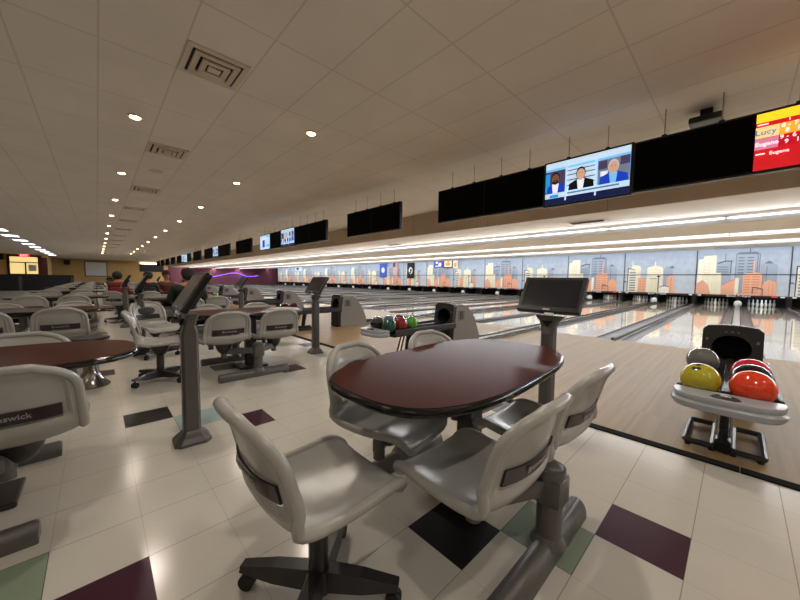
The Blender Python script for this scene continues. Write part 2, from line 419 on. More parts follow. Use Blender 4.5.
# pins
bm0 = NB(); lathe(bm0, [(.028,0),(.036,.02),(.055,.09),(.06,.115),(.055,.16),(.036,.22),(.024,.255),(.026,.29),(.032,.325),(.028,.36),(.012,.378)], 12)
for f in bm0.faces: f.material_index = 1 if .24 < f.calc_center_median().z < .27 else 0
pin0 = obj('bowling_pin', bm0, [M('white_pin', (238,236,230), .25), M('pin_stripe', (190,70,70), .4)], None, True)
tag(pin0, 'x', 'bowling pin', 'pins standing at the lane ends')
pn = 0
for k in range(0, 4):
    for x, side in ((.88,'right'), (-.88,'left')):
        for r in range(4):
            for q in range(r+1):
                pairn = ['nearest','second nearest','third nearest','fourth nearest'][k]
                rown = ['head pin of','second row of','third row of','back row of'][r]
                pos = '' if r == 0 else (['left','right'] if r == 1 else ['left','middle','right'] if r == 2 else ['far left','inner left','inner right','far right'])[q]+' pin, '
                lab = f"{pos}{rown} the pin set, {side} lane of {pairn} pair"
                c = dup(pin0, (-PAIR*k + x + (q-r/2)*.305, MASK+.1+r*.264, .0), None, lab); pn += 1
bpy.data.objects.remove(pin0)

# fluorescent tubes on the ceiling steps
bm0 = NB(); tube(bm0, [(-1.18,0,0),(1.18,0,0)], .022, 8)
tproto = None
for (y, z, nm) in ((10.95,2.77,'front'), (14.95,2.81,'middle'), (18.95,2.89,'rear')):
    for i in range(31):
        x = 10.5 - 2.4*i
        lab = f"lit fluorescent tube in the {nm} row of the lane ceiling"; g = f"tubes of the {nm} row over the lanes"
        if tproto is None:
            tproto = thing('fluorescent_tube', lab, 'light', (x,y,z), 0, g)
            obj('glass_tube', bm0, TUBE, tproto, True)
            for sx in (-1,1):
                s = NB(); box(s, (sx*1.17,.015,0), (.04,.05,.045)); obj('lamp_holder', s, WHITE, tproto)
        else: dup(tproto, (x,y,z), 0, lab, g)

# ------------------------------------------------------------------ ceiling fittings
def area(name, loc, sx, sy, pw, col, rot=(0,0,0)):
    l = bpy.data.lights.new(name, 'AREA'); l.shape = 'RECTANGLE'; l.size = sx; l.size_y = sy; l.energy = pw; l.color = col
    o = bpy.data.objects.new(name, l); COL.objects.link(o); o.location = loc; o.rotation_euler = rot; return o
dl0 = None
WARM = (1.,.905,.80)
def downlight(x, y, lab, g, lamp=True, pw=105.):
    global dl0
    if dl0 is None:
        dl0 = thing('ceiling_downlight', lab, 'light', (x,y,CEIL), 0, g)
        s = NB(); lathe(s, [(.075,-.002),(.1,-.002),(.105,-.014),(.07,-.014)], 24); obj('trim_ring', s, M('warm_white_ring', (200,185,165), .5), dl0, True)
        s = NB(); lathe(s, [(.001,-.03),(.04,-.026),(.066,-.012),(.07,-.004)], 20); obj('bulb', s, BULB, dl0, True)
    else: dup(dl0, (x,y,CEIL), 0, lab, g)
    if lamp:
        l = bpy.data.lights.new('downlight_lamp', 'SPOT'); l.energy = pw; l.color = WARM; l.spot_size = radians(150); l.spot_blend = .8; l.shadow_soft_size = .06
        o = bpy.data.objects.new('downlight_lamp', l); COL.objects.link(o); o.location = (x,y,CEIL-.05)
for i in range(12):
    downlight(-6.11-3.45*i, .477, f"round ceiling downlight, {ORD[i]} in the left row", 'left row of ceiling downlights', i < 15, 85)
for i in range(12):
    downlight(-1.06-3.72*i, 2.54, f"round ceiling downlight, {ORD[i]} in the right row", 'right row of ceiling downlights', i < 14)
for x, y in ((-2.66,.477),(.79,.477),(2.66,2.54),(4.24,.477)):   # the rows run on overhead, above the frame
    l = bpy.data.lights.new('downlight_lamp', 'SPOT'); l.energy = 85 if y < 1 else 105; l.color = WARM; l.spot_size = radians(150); l.spot_blend = .8; l.shadow_soft_size = .06
    o = bpy.data.objects.new('downlight_lamp', l); COL.objects.link(o); o.location = (x,y,CEIL-.05)
VENTM = M('vent_beige', (212,200,184), .5); VENTD = M('vent_dark_gap', (34,28,24), .8)
v0 = None
for i in range(13):
    x = (-4.085,-7.31,-10.95,-14.2,-17.5)[i] if i < 5 else -17.5-3.4*(i-4)
    lab = f"square stepped ceiling air vent, {ORD[i]} to the camera"
    if v0 is None:
        v0 = thing('ceiling_vent', lab, 'vent', (x,1.01,CEIL), 0, 'row of ceiling air vents')
        s = NB(); box(s, (0,0,-.004), (.56,.58,.008)); obj('backing', s, VENTD, v0)
        for a, z, nm in ((.265,-.008,'outer_ring'),(.185,-.02,'middle_ring'),(.105,-.032,'inner_ring')):
            s = NB()
            for c, d in (((0,a),(2*a,.055)),((0,-a),(2*a,.055)),((a,0),(.055,2*a+.055)),((-a,0),(.055,2*a+.055))):
                box(s, (c[0],c[1],z), (d[0]+.001,d[1],.022), bevel=.004)
            obj(nm, s, VENTM, v0)
        s = NB(); box(s, (0,0,-.036), (.1,.12,.02), bevel=.005); obj('centre_plate', s, VENTM, v0)
    else: dup(v0, (x,1.01,CEIL), 0, lab)
s = NB(); lathe(s, [(.001,-.02),(.09,-.02),(.13,-.006),(.13,0)], 20)
o = tag(obj('round_ceiling_vent', s, VENTM, None, True), 'small flat round ceiling vent between the second and third square vents', 'vent'); o.location = (-8.86,1.01,CEIL)
t0 = None
for i in range(10):
    x = -22.4-3.42*i
    lab = f"bright rectangular ceiling light panel, {ORD[i]} of the far left row"
    if t0 is None:
        t0 = thing('ceiling_light_panel', lab, 'light', (x,-3.58,CEIL), 0, 'light panels along the far left ceiling')
        s = NB(); box(s, (0,0,-.012), (1.2,.6,.024)); obj('diffuser', s, TROFF, t0)
        s = NB()
        for c, d in (((0,.31),(1.26,.03)),((0,-.31),(1.26,.03)),((.615,0),(.03,.6)),((-.615,0),(.03,.6))): box(s, (c[0],c[1],-.014), (d[0],d[1],.03))
        obj('frame', s, WHITE, t0)
    else: dup(t0, (x,-3.58,CEIL), 0, lab)
# flat grille in the lane ceiling
def grille(x, y, z, lab):
    g0 = thing('ceiling_grille', lab, 'vent', (x,y,z), 0)
    s = NB(); box(s, (0,0,0), (.86,.34,.01), mi=0); obj('grille_frame', s, VENTM, g0)
    for q in range(3):
        s = NB(); box(s, (0,-.1+.1*q,-.008), (.78,.05,.012)); obj('slot', s, VENTD, g0)
grille(-2.85,9.45,2.79,'slotted grille in the lane ceiling below the lit news screen')
grille(-10.9,9.9,2.80,'slotted grille in the lane ceiling left of the hanging blue banner')

# ------------------------------------------------------------------ scoring monitors and televisions
def screenmat(n, rgb, e): return M(n, rgb, .4, emit=e)
SE = 1.0
NEWS = [screenmat('screen_sky_blue',(120,190,240),SE), screenmat('screen_pale',(196,222,242),SE), screenmat('screen_navy',(14,24,66),SE), screenmat('screen_royal',(20,60,190),SE),
        screenmat('screen_black_suit',(10,12,18),SE*.5), screenmat('screen_skin_dark',(120,78,60),SE), screenmat('screen_skin',(206,160,136),SE), screenmat('screen_hair',(24,18,16),SE*.6),
        screenmat('screen_grey',(110,120,140),SE), screenmat('screen_white',(235,240,248),SE), screenmat('screen_cyan',(30,150,220),SE), screenmat('screen_greyhair',(190,186,182),SE), screenmat('screen_plum',(70,60,90),SE)]
SCORE = [screenmat('screen_red',(206,26,34),SE), screenmat('screen_yellow',(255,216,40),SE*1.1), screenmat('screen_orange',(250,170,60),SE), screenmat('screen_cream',(250,220,150),SE), screenmat('screen_rose',(214,130,160),SE), screenmat('screen_crimson',(180,14,40),SE), screenmat('screen_ink_white',(250,248,250),SE*1.2), screenmat('screen_ink_blue',(70,110,170),SE)]
def disc(bm, u, v, ru, rv, y, mi, n=20):
    f = bm.faces.new([bm.verts.new((u+ru*cos(2*pi*k/n), y, v+rv*sin(2*pi*k/n))) for k in range(n)]); f.material_index = mi
def rect(bm, u0, u1, v0, v1, y, mi): quad(bm, [(u0,y,v0),(u1,y,v0),(u1,y,v1),(u0,y,v1)], mi)
def news_bm(W=1.12, Hh=.62):
    bm = NB(); y = [-.044]
    def nx(): y[0] -= .0008; return y[0]
    U = lambda u: (u-.5)*W
    V = lambda v: (v-.5)*Hh
    r = lambda a,b,c,d,mi: rect(bm, U(a),U(b),V(c),V(d), nx(), mi)
    r(0,1,0,1,0); r(0,1,.86,1,1); r(0,1,0,.16,2); r(0,1,.15,.27,1); r(.06,.18,.16,.23,10); 
    for i, (a,b2,bg,suit,skin,hair) in enumerate(((.0,.27,12,3,5,7),(.29,.63,1,4,6,7),(.66,1.,8,3,6,11))):
        r(a,b2,.27,.8,bg); c = (a+b2)/2; w = (b2-a)
        if i == 0: r(a,a+.06,.3,.75,10)
        if i == 1:
            for vv in (.38,.5,.62,.72): r(a,b2,vv,vv+.03,8)
        if i == 2:
            r(a,a+.1,.6,.78,12); r(b2-.1,b2,.62,.8,12); r(a+.03,a+.11,.45,.55,9)
        yy = nx(); bm.faces.new([bm.verts.new((U(p),yy,V(q))) for p, q in ((a+.02,.27),(b2-.01,.27),(b2-.02,.42),(c+.05,.5),(c-.05,.5),(a+.03,.42))]).material_index = suit
        yy = nx(); bm.faces.new([bm.verts.new((U(p),yy,V(q))) for p, q in ((c-.03,.27),(c+.03,.27),(c+.045,.49),(c-.045,.49))]).material_index = 9 if i < 2 else 0
        disc(bm, U(c), V(.62), .058*W, .15*Hh, nx(), hair); disc(bm, U(c), V(.60), .05*W, .125*Hh, nx(), skin)
        if i < 1: disc(bm, U(c), V(.53), .036*W, .06*Hh, nx(), 7); disc(bm, U(c), V(.555), .016*W, .016*Hh, nx(), skin)
        for sx in (-1,1): disc(bm, U(c)+sx*.018*W, V(.63), .006*W, .01*Hh, nx(), 7, 8)
    for a in (.27,.63): r(a,a+.02,.05,.86,1)
    r(.3,.9,.19,.23,8)
    return bm
def score_bm(W=1.15, Hh=.62):
    bm = NB(); y = [-.044]
    def nx(): y[0] -= .0008; return y[0]
    U = lambda u: (u-.5)*W
    V = lambda v: (v-.5)*Hh
    r = lambda a,b,c,d,mi: rect(bm, U(a),U(b),V(c),V(d), nx(), mi)
    r(0,1,0,1,0); r(0,1,.84,1,1); r(0,1,.76,.84,0); r(0,1,.56,.76,2); r(0,.15,.56,.76,3); r(0,1,.36,.56,5); r(0,.15,.36,.56,4)
    for vv in (.56,.36): r(0,1,vv-.004,vv+.004,0)
    def tx(s, u, v, size, mi): text_bm(s, size, T((U(u),nx()-.001,V(v))) @ RX(pi/2), bm, mi, .0004)
    tx('Lucy',.066,.66,.085,7); tx('Eugene',.078,.455,.06,6); tx('Eugene',.16,.275,.05,6)
    r(.01,.08,.79,.81,6)
    for i, n in enumerate('12345678'): tx(n,.21+.1*i,.80,.045,6)
    for u, n in ((.175,'8'),(.21,'-'),(.25,'7'),(.29,'-'),(.345,'6'),(.385,'-')): tx(n,u,.71,.06,6)
    tx('8',.20,.62,.06,6); tx('18',.28,.62,.06,6)
    for u, n in ((.17,'9'),(.205,'-'),(.245,'6'),(.285,'-'),(.345,'7'),(.385,'-')): tx(n,u,.51,.06,6)
    tx('9',.20,.42,.06,6); tx('15',.28,.42,.06,6)
    r(.01,.07,.265,.285,6)
    return bm
def monitor_base(name, lab, cat, x, g, big):
    r = thing(name, lab, cat, (x,5.5,2.79), 0, g)
    w, h = (1.16,.68) if not big else (1.22,.72)
    s = NB(); box(s, (0,0,0), (w,.085,h), bevel=.006); obj('housing', s, BLACK, r)
    s = NB(); box(s, (0,.06,0), (w*.7,.06,h*.6), bevel=.01); obj('rear_cover', s, BLACKM, r)
    for sx in (-1,1):
        s = NB(); cyl(s, (sx*.27,.05,h*.2), (sx*.27,.05,CEIL-2.79+.002), .005, n=8, mi=1); box(s, (sx*.27,.05,h/2+.015), (.05,.05,.05)); obj('hanging_bracket', s, [BLACKM, M('beige_rod', (150,136,120), .6)], r)
    return r
mon_off = mon_score = tv = mon_blue = None
W16 = ['','one','two','three','four','five','six','seven','eight','nine','ten','eleven','twelve','thirteen','fourteen','fifteen','sixteen']
def where(k): return 'in front of the nearest ball return' if k == 0 else f"{W16[k]} lane pair{'s' if k > 1 else ''} left of the nearest return"
for k in range(0, 15):
    for side, dx in (('left',-.52), ('right',.61)):
        x = dx - PAIR*k
        if k == 0 and side == 'right':
            r = monitor_base('scoring_monitor', 'hanging scoring monitor with a red and yellow score sheet at the right edge', 'monitor', x, 'hanging scoring monitors', False)
            obj('lit_screen', score_bm(), SCORE, r); continue
        lit = (k, side) in ((4,'left'),(9,'left'))
        lab = f"{'blue lit' if lit else 'dark'} scoring monitor, {side} of the pair, {where(k)}"
        if lit:
            if mon_blue is None:
                mon_blue = monitor_base('scoring_monitor', lab, 'monitor', x, 'hanging scoring monitors', False)
                s = NB(); rect(s,-.56,.56,-.31,.31,-.045,0); rect(s,-.5,.1,-.2,.25,-.046,9); rect(s,-.3,.0,-.25,.1,-.047,3); rect(s,.1,.5,-.1,.2,-.046,1); rect(s,-.5,.4,-.3,-.22,-.047,9)
                obj('lit_screen', s, NEWS, mon_blue)
            else: dup(mon_blue, (x,5.5,2.79), 0, lab)
        elif mon_off is None:
            mon_off = monitor_base('scoring_monitor', lab, 'monitor', x, 'hanging scoring monitors', False)
            s = NB(); box(s, (0,-.042,0), (1.12,.004,.63)); obj('dark_screen', s, M('dead_black_screen', (8,8,9), .6, spec=.05), mon_off)
        else: dup(mon_off, (x,5.5,2.79), 0, lab)
for q, k in enumerate((0,3,6,9)):
    lab = ['hanging television showing three newscasters in a row, between black monitors', 'second television from the right showing the newscast, small and blue',
           'third television from the right showing the newscast, small and blue', 'farthest television showing the newscast, tiny and blue'][q]
    if tv is None:
        tv = monitor_base('television', lab, 'television', -1.71, 'hanging televisions', True)
        obj('lit_screen', news_bm(1.16,.66), NEWS, tv)
    else: dup(tv, (-1.71-PAIR*k,5.5,2.79), 0, lab)
r = thing('ceiling_projector', 'small black box under the ceiling above the black monitor', 'projector', (-.42,5.95,3.36), 0)
s = NB(); box(s, (0,0,-.02), (.32,.4,.08), bevel=.02); obj('body', s, BLACK, r)
s = NB(); box(s, (0,0,.08), (.12,.12,.12)); obj('mount', s, BLACKM, r)

# ------------------------------------------------------------------ chairs
def shell_bm():
    # profile from the front lip, over the seat, up the back: (y, z, half width)
    pf = [(.245,.395),(.245,.415),(.232,.432),(.20,.441),(.15,.440),(.09,.433),(.02,.428),(-.05,.428),(-.11,.432),(-.16,.442),(-.195,.462),(-.222,.492),(-.240,.53),(-.252,.57),(-.262,.61),(-.271,.65),(-.281,.69),(-.290,.73),(-.298,.765),(-.304,.79),(-.307,.806)]
    # resample
    L = [0]
    for a, b in zip(pf, pf[1:]): L.append(L[-1]+math.dist(a,b))
    def at(s):
        for i in range(len(L)-1):
            if s <= L[i+1]+1e-9:
                t = (s-L[i])/(L[i+1]-L[i]); return (pf[i][0]+t*(pf[i+1][0]-pf[i][0]), pf[i][1]+t*(pf[i+1][1]-pf[i][1]))
        return pf[-1]
    tot = L[-1]; NV, NU = 56, 28
    sb = L[11]                                   # where seat turns to back
    def halfw(s):
        w = .225 + .012*math.exp(-((s-sb)/.12)**2)
        if s < .13: w = w*(.70+.30*sqrt(max(0,1-((.13-s)/.13)**2)))
        e = tot-s
        if e < .15: w = .225*max(.12,(1-((.15-e)/.15)**2.4))**.42 
        return w
    bm = NB(); G = []
    ss = [tot*(i/NV) for i in range(NV+1)]
    ss = [s if s < tot-.15 else tot-.15+.15*sin((s-tot+.15)/.15*pi/2) for s in ss]
    ss = [.13-.13*sin((.13-s)/.13*pi/2) if s < .13 else s for s in ss]
    for s in ss:
        y, z = at(s); hw = halfw(s); row = []
        back = max(0., min(1., (s-sb+.05)/.12))
        for j in range(NU+1):
            u = -1+2*j/NU
            q = abs(u)*hw/.23; fr = min(1, s/.1); dz = (1-back)*(.030*q**3*(.4+.6*fr) - .012*(1-q*q)*fr); dy = back*(.060*q**2.4)
            # recessed middle of the back
            e = tot-s
            if s > sb+.03:
                dd = min((1-abs(u))*hw, e*.9, s-sb-.0); m = min(1, max(0, (dd-.036)/.010)); dy += .016*m
            row.append(bm.verts.new((u*hw, y+dy, z+dz)))
        G.append(row)
    slot = set(); info = []
    for i in range(NV):
        for j in range(NU):
            sm = (ss[i]+ss[i+1])/2; z = at(sm)[1]
            if .546 < z < .612 and 4 <= j < NU-4 and sm > sb: slot.add((i,j)); continue
            bm.faces.new((G[i][j],G[i][j+1],G[i+1][j+1],G[i+1][j]))
    rim = [G[i][0].co.copy() for i in range(0,NV)] + [G[NV][j].co.copy() for j in range(NU+1)] + [G[i][NU].co.copy() for i in range(NV-1,-1,-1)] + [G[0][j].co.copy() for j in range(NU-1,0,-1)]
    bmesh.ops.recalc_face_normals(bm, faces=bm.faces[:])
    r = bmesh.ops.solidify(bm, geom=bm.faces[:], thickness=.013)
    # rolled rim
    pts = [rim[0]]
    for p in rim[1:]:
        if (p-pts[-1]).length > .02: pts.append(p)
    tube(bm, pts, .019, 10, closed=True)
    return bm
def make_chair(name, lab, cat, g):
    r = thing(name, lab, cat, (0,0,0), 0, g)
    obj('seat_shell', shell_bm(), SHELL, r, True)
    tilt = radians(13)
    s = NB(); NX = 16; yp = lambda z: -.252-.25*(z-.57)+.011
    G = [[[s.verts.new((x, yp(z)+.06*(abs(x)/.23)**2.4+o, z)) for z in (.556,.616)] for o in (-.004,.004)] for x in [-.168+.336*q/NX for q in range(NX+1)]]
    for A, B in zip(G, G[1:]):
        for P, Q in (((0,0),(0,1)),((0,1),(1,1)),((1,1),(1,0)),((1,0),(0,0))): s.faces.new((A[P[0]][P[1]],A[Q[0]][Q[1]],B[Q[0]][Q[1]],B[P[0]][P[1]]))
    for E_ in (G[0],G[-1]): s.faces.new((E_[0][0],E_[0][1],E_[1][1],E_[1][0]))
    pl = obj('back_plate', s, PLATE, r)
    mt = T((0,-.2515,.588)) @ RX(tilt) @ RX(pi/2)
    obj('lettering', text_bm('Brunswick', .036, mt, depth=.0012), LETTER, pl)
    s = NB()
    v = bmesh.ops.create_uvsphere(s, u_segments=24, v_segments=8, radius=1)['verts']
    bmesh.ops.transform(s, matrix=T((0,-.240,.672)) @ Matrix.Rotation(tilt*.9,4,'X') @ Matrix.Diagonal((.135,.008,.055,1)), verts=v)
    obj('back_pad', s, M('dark_grey_pad', (34,30,30), .5), r, True)
    s = NB(); lathe(s, [(.035,.30),(.06,.32),(.085,.37),(.09,.405),(.11,.425)], 20); obj('seat_mount', s, DSTEEL, r, True)
    return r
chair0 = make_chair('bowling_chair', 'x', 'chair', None)
def place_chair(x, y, rz, lab, g): return dup(chair0, (x,y,0), rz, lab, g)
# swivel chair: same shell on a column with a four-star caster base
def make_swivel():
    r = dup(chair0, (0,0,0), 0); r.name = 'swivel_chair'; r['category'] = 'chair'
    s = NB(); cyl(s, (0,0,.06), (0,0,.34), .037, n=20); cyl(s, (0,0,.05), (0,0,.12), .06, .045, n=20); obj('column', s, DSTEEL, r, True)
    for q in range(4):
        a = radians(40+90*q); d = Vector((cos(a),sin(a),0)); n = Vector((-d.y,d.x,0))
        s = NB()
        A = [(.03,.055,.125,.038),(.17,.06,.118,.034),(.26,.075,.105,.03),(.305,.08,.1,.026)]
        rings = []
        for t, z0, z1, w in A:
            c = d*t
            rings.append([s.verts.new(c+n*w+Vector((0,0,z0))), s.verts.new(c-n*w+Vector((0,0,z0))), s.verts.new(c-n*w*.7+Vector((0,0,z1))), s.verts.new(c+n*w*.7+Vector((0,0,z1)))])
        for R0, R1 in zip(rings, rings[1:]):
            for i in range(4): s.faces.new((R0[i],R0[(i+1)%4],R1[(i+1)%4],R1[i]))
        s.faces.new(rings[0]); s.faces.new(rings[-1])
        lg = obj('base_leg', s, DSTEEL, r, False)
        s = NB(); c = d*.285
        for w in (-1,1): cyl(s, c+n*(w*.012-.009)+Vector((0,0,.031)), c+n*(w*.012+.009)+Vector((0,0,.031)), .03, n=14)
        cyl(s, c+Vector((0,0,.04)), c+Vector((0,0,.085)), .008, n=8)
        obj('caster', s, RUBBER, lg, True)
    return r
swiv0 = make_swivel()

# ------------------------------------------------------------------ twin seat stands, tables
def stand(seats, lab, side):
    r = thing('seat_stand', lab, 'seat stand', (0,0,0), 0, 'floor mounted twin seat stands')
    s = NB()
    n = 16; rings = []
    for y in (-.44,-.43,.36,.37):
        sc = .9 if y in (-.44,.37) else 1
        rings.append([s.verts.new((.05*sc*cos(pi*k/(n-1)), y, .008+.08*sc*sin(pi*k/(n-1))**.8)) for k in range(n)] + [s.verts.new((-.05*sc,y,0)), s.verts.new((.05*sc,y,0))])
    m = n+2
    for a, b2 in zip(rings, rings[1:]):
        for k in range(m): s.faces.new((a[k],a[(k+1)%m],b2[(k+1)%m],b2[k]))
    s.faces.new(rings[0]); s.faces.new(rings[-1])
    obj('floor_beam', s, STEEL, r, True)
    s = NB(); cyl(s, (0,0,.06), (0,0,.3), .052, n=20); cyl(s, (0,0,.06), (0,0,.1), .075, .052, n=20); obj('column', s, STEEL, r, True)
    s = NB(); box(s, (0,0,.31), (.13,.12,.13), bevel=.02); cyl(s, (0,0,.3), (0,0,.40), .06, n=20); ball(s, (0,0,.395), .055, (1,1,.5)); obj('column_head', s, STEEL, r, True)
    for (x, y) in seats:
        a = Vector((0,0,.32)); e = Vector((x,y,.32)); d = (e-a); L = d.length
        s = NB(); rot = Matrix.Rotation(math.atan2(d.y,d.x),3,'Z')
        box(s, (a+e)/2, (L+.06,.055,.07), rot, bevel=.008); cyl(s, (x,y,.245), (x,y,.37), .032, n=16)
        obj('seat_arm', s, STEEL, r, True)
    return r
R_SEATS = [(.365,-.36),(.36,.24)]; L_SEATS = [(-.23,-.36),(-.25,.34)]
standR = stand([(x-.53,y+.02) for x,y in R_SEATS], 'x', 'r'); standL = stand([(x+.42,y) for x,y in L_SEATS], 'x', 'l')
def make_table():
    r = thing('table', 'x', 'table', (0,0,0), 0, 'long oval dark tables')
    def outline(a, b2, n=64, e=2/3.0):
        return [(a*math.copysign(abs(cos(2*pi*k/n))**e, cos(2*pi*k/n)), b2*math.copysign(abs(sin(2*pi*k/n))**e, sin(2*pi*k/n))) for k in range(n)]
    s = NB()
    prof = [(0,.722),(0,.722)]
    rings = [[s.verts.new((x,y,z)) for x, y in outline(.42-i, .76-i)] for i, z in ((.03,.722),(.008,.726),(0,.736),(0,.748),(.006,.757),(.016,.76))]
    for i, (A, B) in enumerate(zip(rings, rings[1:])):
        for k in range(64): s.faces.new((A[k],A[(k+1)%64],B[(k+1)%64],B[k]))
    s.faces.new(rings[0])
    obj('edge_band', s, EDGE, r, True)
    s = NB(); A = [s.verts.new((x,y,.745)) for x, y in outline(.405,.745)]; B = [s.verts.new((x,y,.7612)) for x, y in outline(.405,.745)]
    for k in range(64): s.faces.new((A[k],A[(k+1)%64],B[(k+1)%64],B[k]))
    c = s.verts.new((0,0,.7612)); s.faces.new(A)
    for k in range(64): s.faces.new((B[k],B[(k+1)%64],c))
    obj('tabletop', s, TOP, r)
    s = NB(); box(s, (.02,.06,.38), (.09,.14,.7), bevel=.012); obj('pedestal', s, DSTEEL, r)
    s = NB(); box(s, (.02,.06,.015), (.3,.36,.03), bevel=.01); obj('base_plate', s, DSTEEL, r)
    s = NB()
    for y in (-.3,.42): box(s, (.02,y,.705), (.5,.05,.034))
    box(s, (.02,.06,.69), (.06,.75,.03)); obj('top_bracket', s, DSTEEL, r)
    return r
table0 = make_table()
SIDE = {'rn':'near right','rf':'lane end right','ln':'near left','lf':'lane end left'}
OCC = {('lane side row',0,'ln'):(-.23,-.29),('lane side row',0,'rf'):(.355,.225),('far left row',0,'rf'):(.32,.28),('far left row',0,'lf'):(-.25,.22),('lane side row',2,'rn'):(.64,-.14),('lane side row',2,'rf'):(.36,.37),('lane side row',3,'rn'):(.62,-.42),('lane side row',3,'lf'):(-.55,.12)}
def unit(cx, cy, tl, rowname, k):
    near = k == 0 and cy > 0; dup(table0, (cx+(.025 if near else 0),cy+(.02 if near else 0),0), radians(3.2) if near else 0, f"long oval dark table on a pedestal, {ORD[k]} in the {rowname}")
    dup(standR, (cx+.53,cy-.02,0), 0, f"grey steel twin seat stand, right side of the {ORD[k]} table, {rowname}")
    dup(standL, (cx-.42,cy,0), 0, f"grey steel twin seat stand, left side of the {ORD[k]} table, {rowname}")
    for key, (x, y), rz in (('rn',R_SEATS[0],pi/2),('rf',R_SEATS[1],pi/2),('ln',L_SEATS[0],-pi/2),('lf',L_SEATS[1],-pi/2)):
        x, y = OCC.get((rowname,k,key), (x,y))
        place_chair(cx+x, cy+y, rz + (.22 if (rowname,k,key) == ('lane side row',0,'ln') else 0) + random.uniform(-.05,.05), f"pale grey molded chair, {SIDE[key]} seat of the {ORD[k]} table, {rowname}", f"molded chairs of the {rowname}")
NT, NL = 10, 9
for k in range(NT): unit(-1.05-PAIR*k, 1.43, None, 'lane side row', k)
for k in range(NL): unit(-2.67-PAIR*k, -.58, None, 'far left row', k)
for k in range(NT):
    rz = radians([0,-8,-70,8,-20,5,-12,0,10,-5][k])
    dup(swiv0, ((-1.03,-4.55,-6.05,-11.3)[k] if k < 4 else -1.02-PAIR*k, (.57,.5,.62,.40)[k] if k < 4 else .56, 0), rz if k != 3 else radians(60), f"pale grey swivel chair on casters {'at the end of' if k != 2 else 'facing the camera before'} the {ORD[k]} lane side table", 'swivel chairs at the table ends')
for o in (chair0, swiv0, table0, standR, standL):
    for c in list(o.children_recursive): bpy.data.objects.remove(c)
    bpy.data.objects.remove(o)
s = NB(); lathe(s, [(.15,0),(.155,.015),(.13,.04),(.09,.09),(.065,.18),(.055,.42),(.07,.5)], 24)
p = thing('flared_pedestal', 'bell footed metal pedestal on the floor beyond the near left table', 'pedestal', (-4.8,-.08,0))
obj('foot', s, CHROME, p, True)
s = NB(); lathe(s, [(.07,.5),(.16,.51),(.165,.53),(.16,.54)], 24); obj('top_plate', s, DSTEEL, p, True)

# ------------------------------------------------------------------ scoring kiosks
def make_kiosk():
    r = thing('scoring_kiosk', 'x', 'kiosk', (0,0,0), 0, None)
    s = NB()
    def ring(w, d, z, c=.35):
        q = c*min(w,d)/2
        return [s.verts.new(p) for p in ((w/2-q,-d/2,z),(w/2,-d/2+q,z),(w/2,d/2-q,z),(w/2-q,d/2,z),(-w/2+q,d/2,z),(-w/2,d/2-q,z),(-w/2,-d/2+q,z),(-w/2+q,-d/2,z))]
    R = [ring(.21,.23,0),ring(.21,.23,.02),ring(.17,.18,.05),ring(.12,.13,.075),ring(.1,.11,.09)]
    for a, b2 in zip(R, R[1:]):
        for k in range(8): s.faces.new((a[k],a[(k+1)%8],b2[(k+1)%8],b2[k]))
    s.faces.new(R[0]); s.faces.new(R[-1])
    obj('foot', s, STEEL, r)
    s = NB(); R = [ring(.095,.11,.08),ring(.09,.105,.80)]
    # widening neck that carries the tablet
    for (w, z, dy) in ((.10,.85,.0),(.14,.895,.005),(.2,.925,.01),(.21,.94,.015)):
        g = ring(w,.075,z); 
        for v in g: v.co.y += dy
        R.append(g)
    for a, b2 in zip(R, R[1:]):
        for k in range(8): s.faces.new((a[k],a[(k+1)%8],b2[(k+1)%8],b2[k]))
    s.faces.new(R[0]); s.faces.new(R[-1])
    post = obj('post', s, STEEL, r)
    s = NB(); prism(s, [(-.04,.905),(.04,.905),(0,.86)], lambda a,b2,d: (a, d, b2), -.058, -.02); obj('triangle_badge', s, BLACK, post)
    tilt = radians(-32); c = Vector((0,.02,1.095)); rot = Matrix.Rotation(tilt,3,'X')
    loc = lambda v: c + rot @ Vector(v)
    s = NB(); box(s, c, (.47,.045,.31), rot, bevel=.01); tb = obj('tablet', s, BLACK, r)
    s = NB(); box(s, loc((0,-.0235,.008)), (.41,.003,.235), rot); obj('screen', s, SCREEN, tb)
    s = NB(); box(s, loc((0,-.0235,-.135)), (.05,.003,.008), rot); obj('maker_mark', s, GREYW, tb)
    s = NB(); box(s, loc((0,.035,-.03)), (.2,.05,.16), rot, bevel=.012); cyl(s, (0,.02,.97), loc((0,.03,-.06)), .035, n=12); obj('tablet_mount', s, BLACKM, r)
    s = NB(); box(s, loc((.02,.0,-.165)), (.07,.02,.022), rot, bevel=.004); obj('sticker', s, WHITE, tb)
    return r
ki0 = make_kiosk()
for k in range(8):
    dup(ki0, (-1.0-3.68*k,2.55,0), 0, f"scoring kiosk with tilted tablet by the approach, {ORD[k]} of the lane side kiosks" if k else 'scoring kiosk with tilted black tablet at the lane end of the nearest table', 'scoring kiosks beside the approach')
for k in range(8):
    dup(ki0, (-2.71-PAIR*k*1.03,.47,0), radians(-2), f"scoring kiosk with tilted tablet in the aisle, {ORD[k]} of the aisle kiosks" , 'scoring kiosks along the aisle')
for c in list(ki0.children_recursive): bpy.data.objects.remove(c)
bpy.data.objects.remove(ki0)

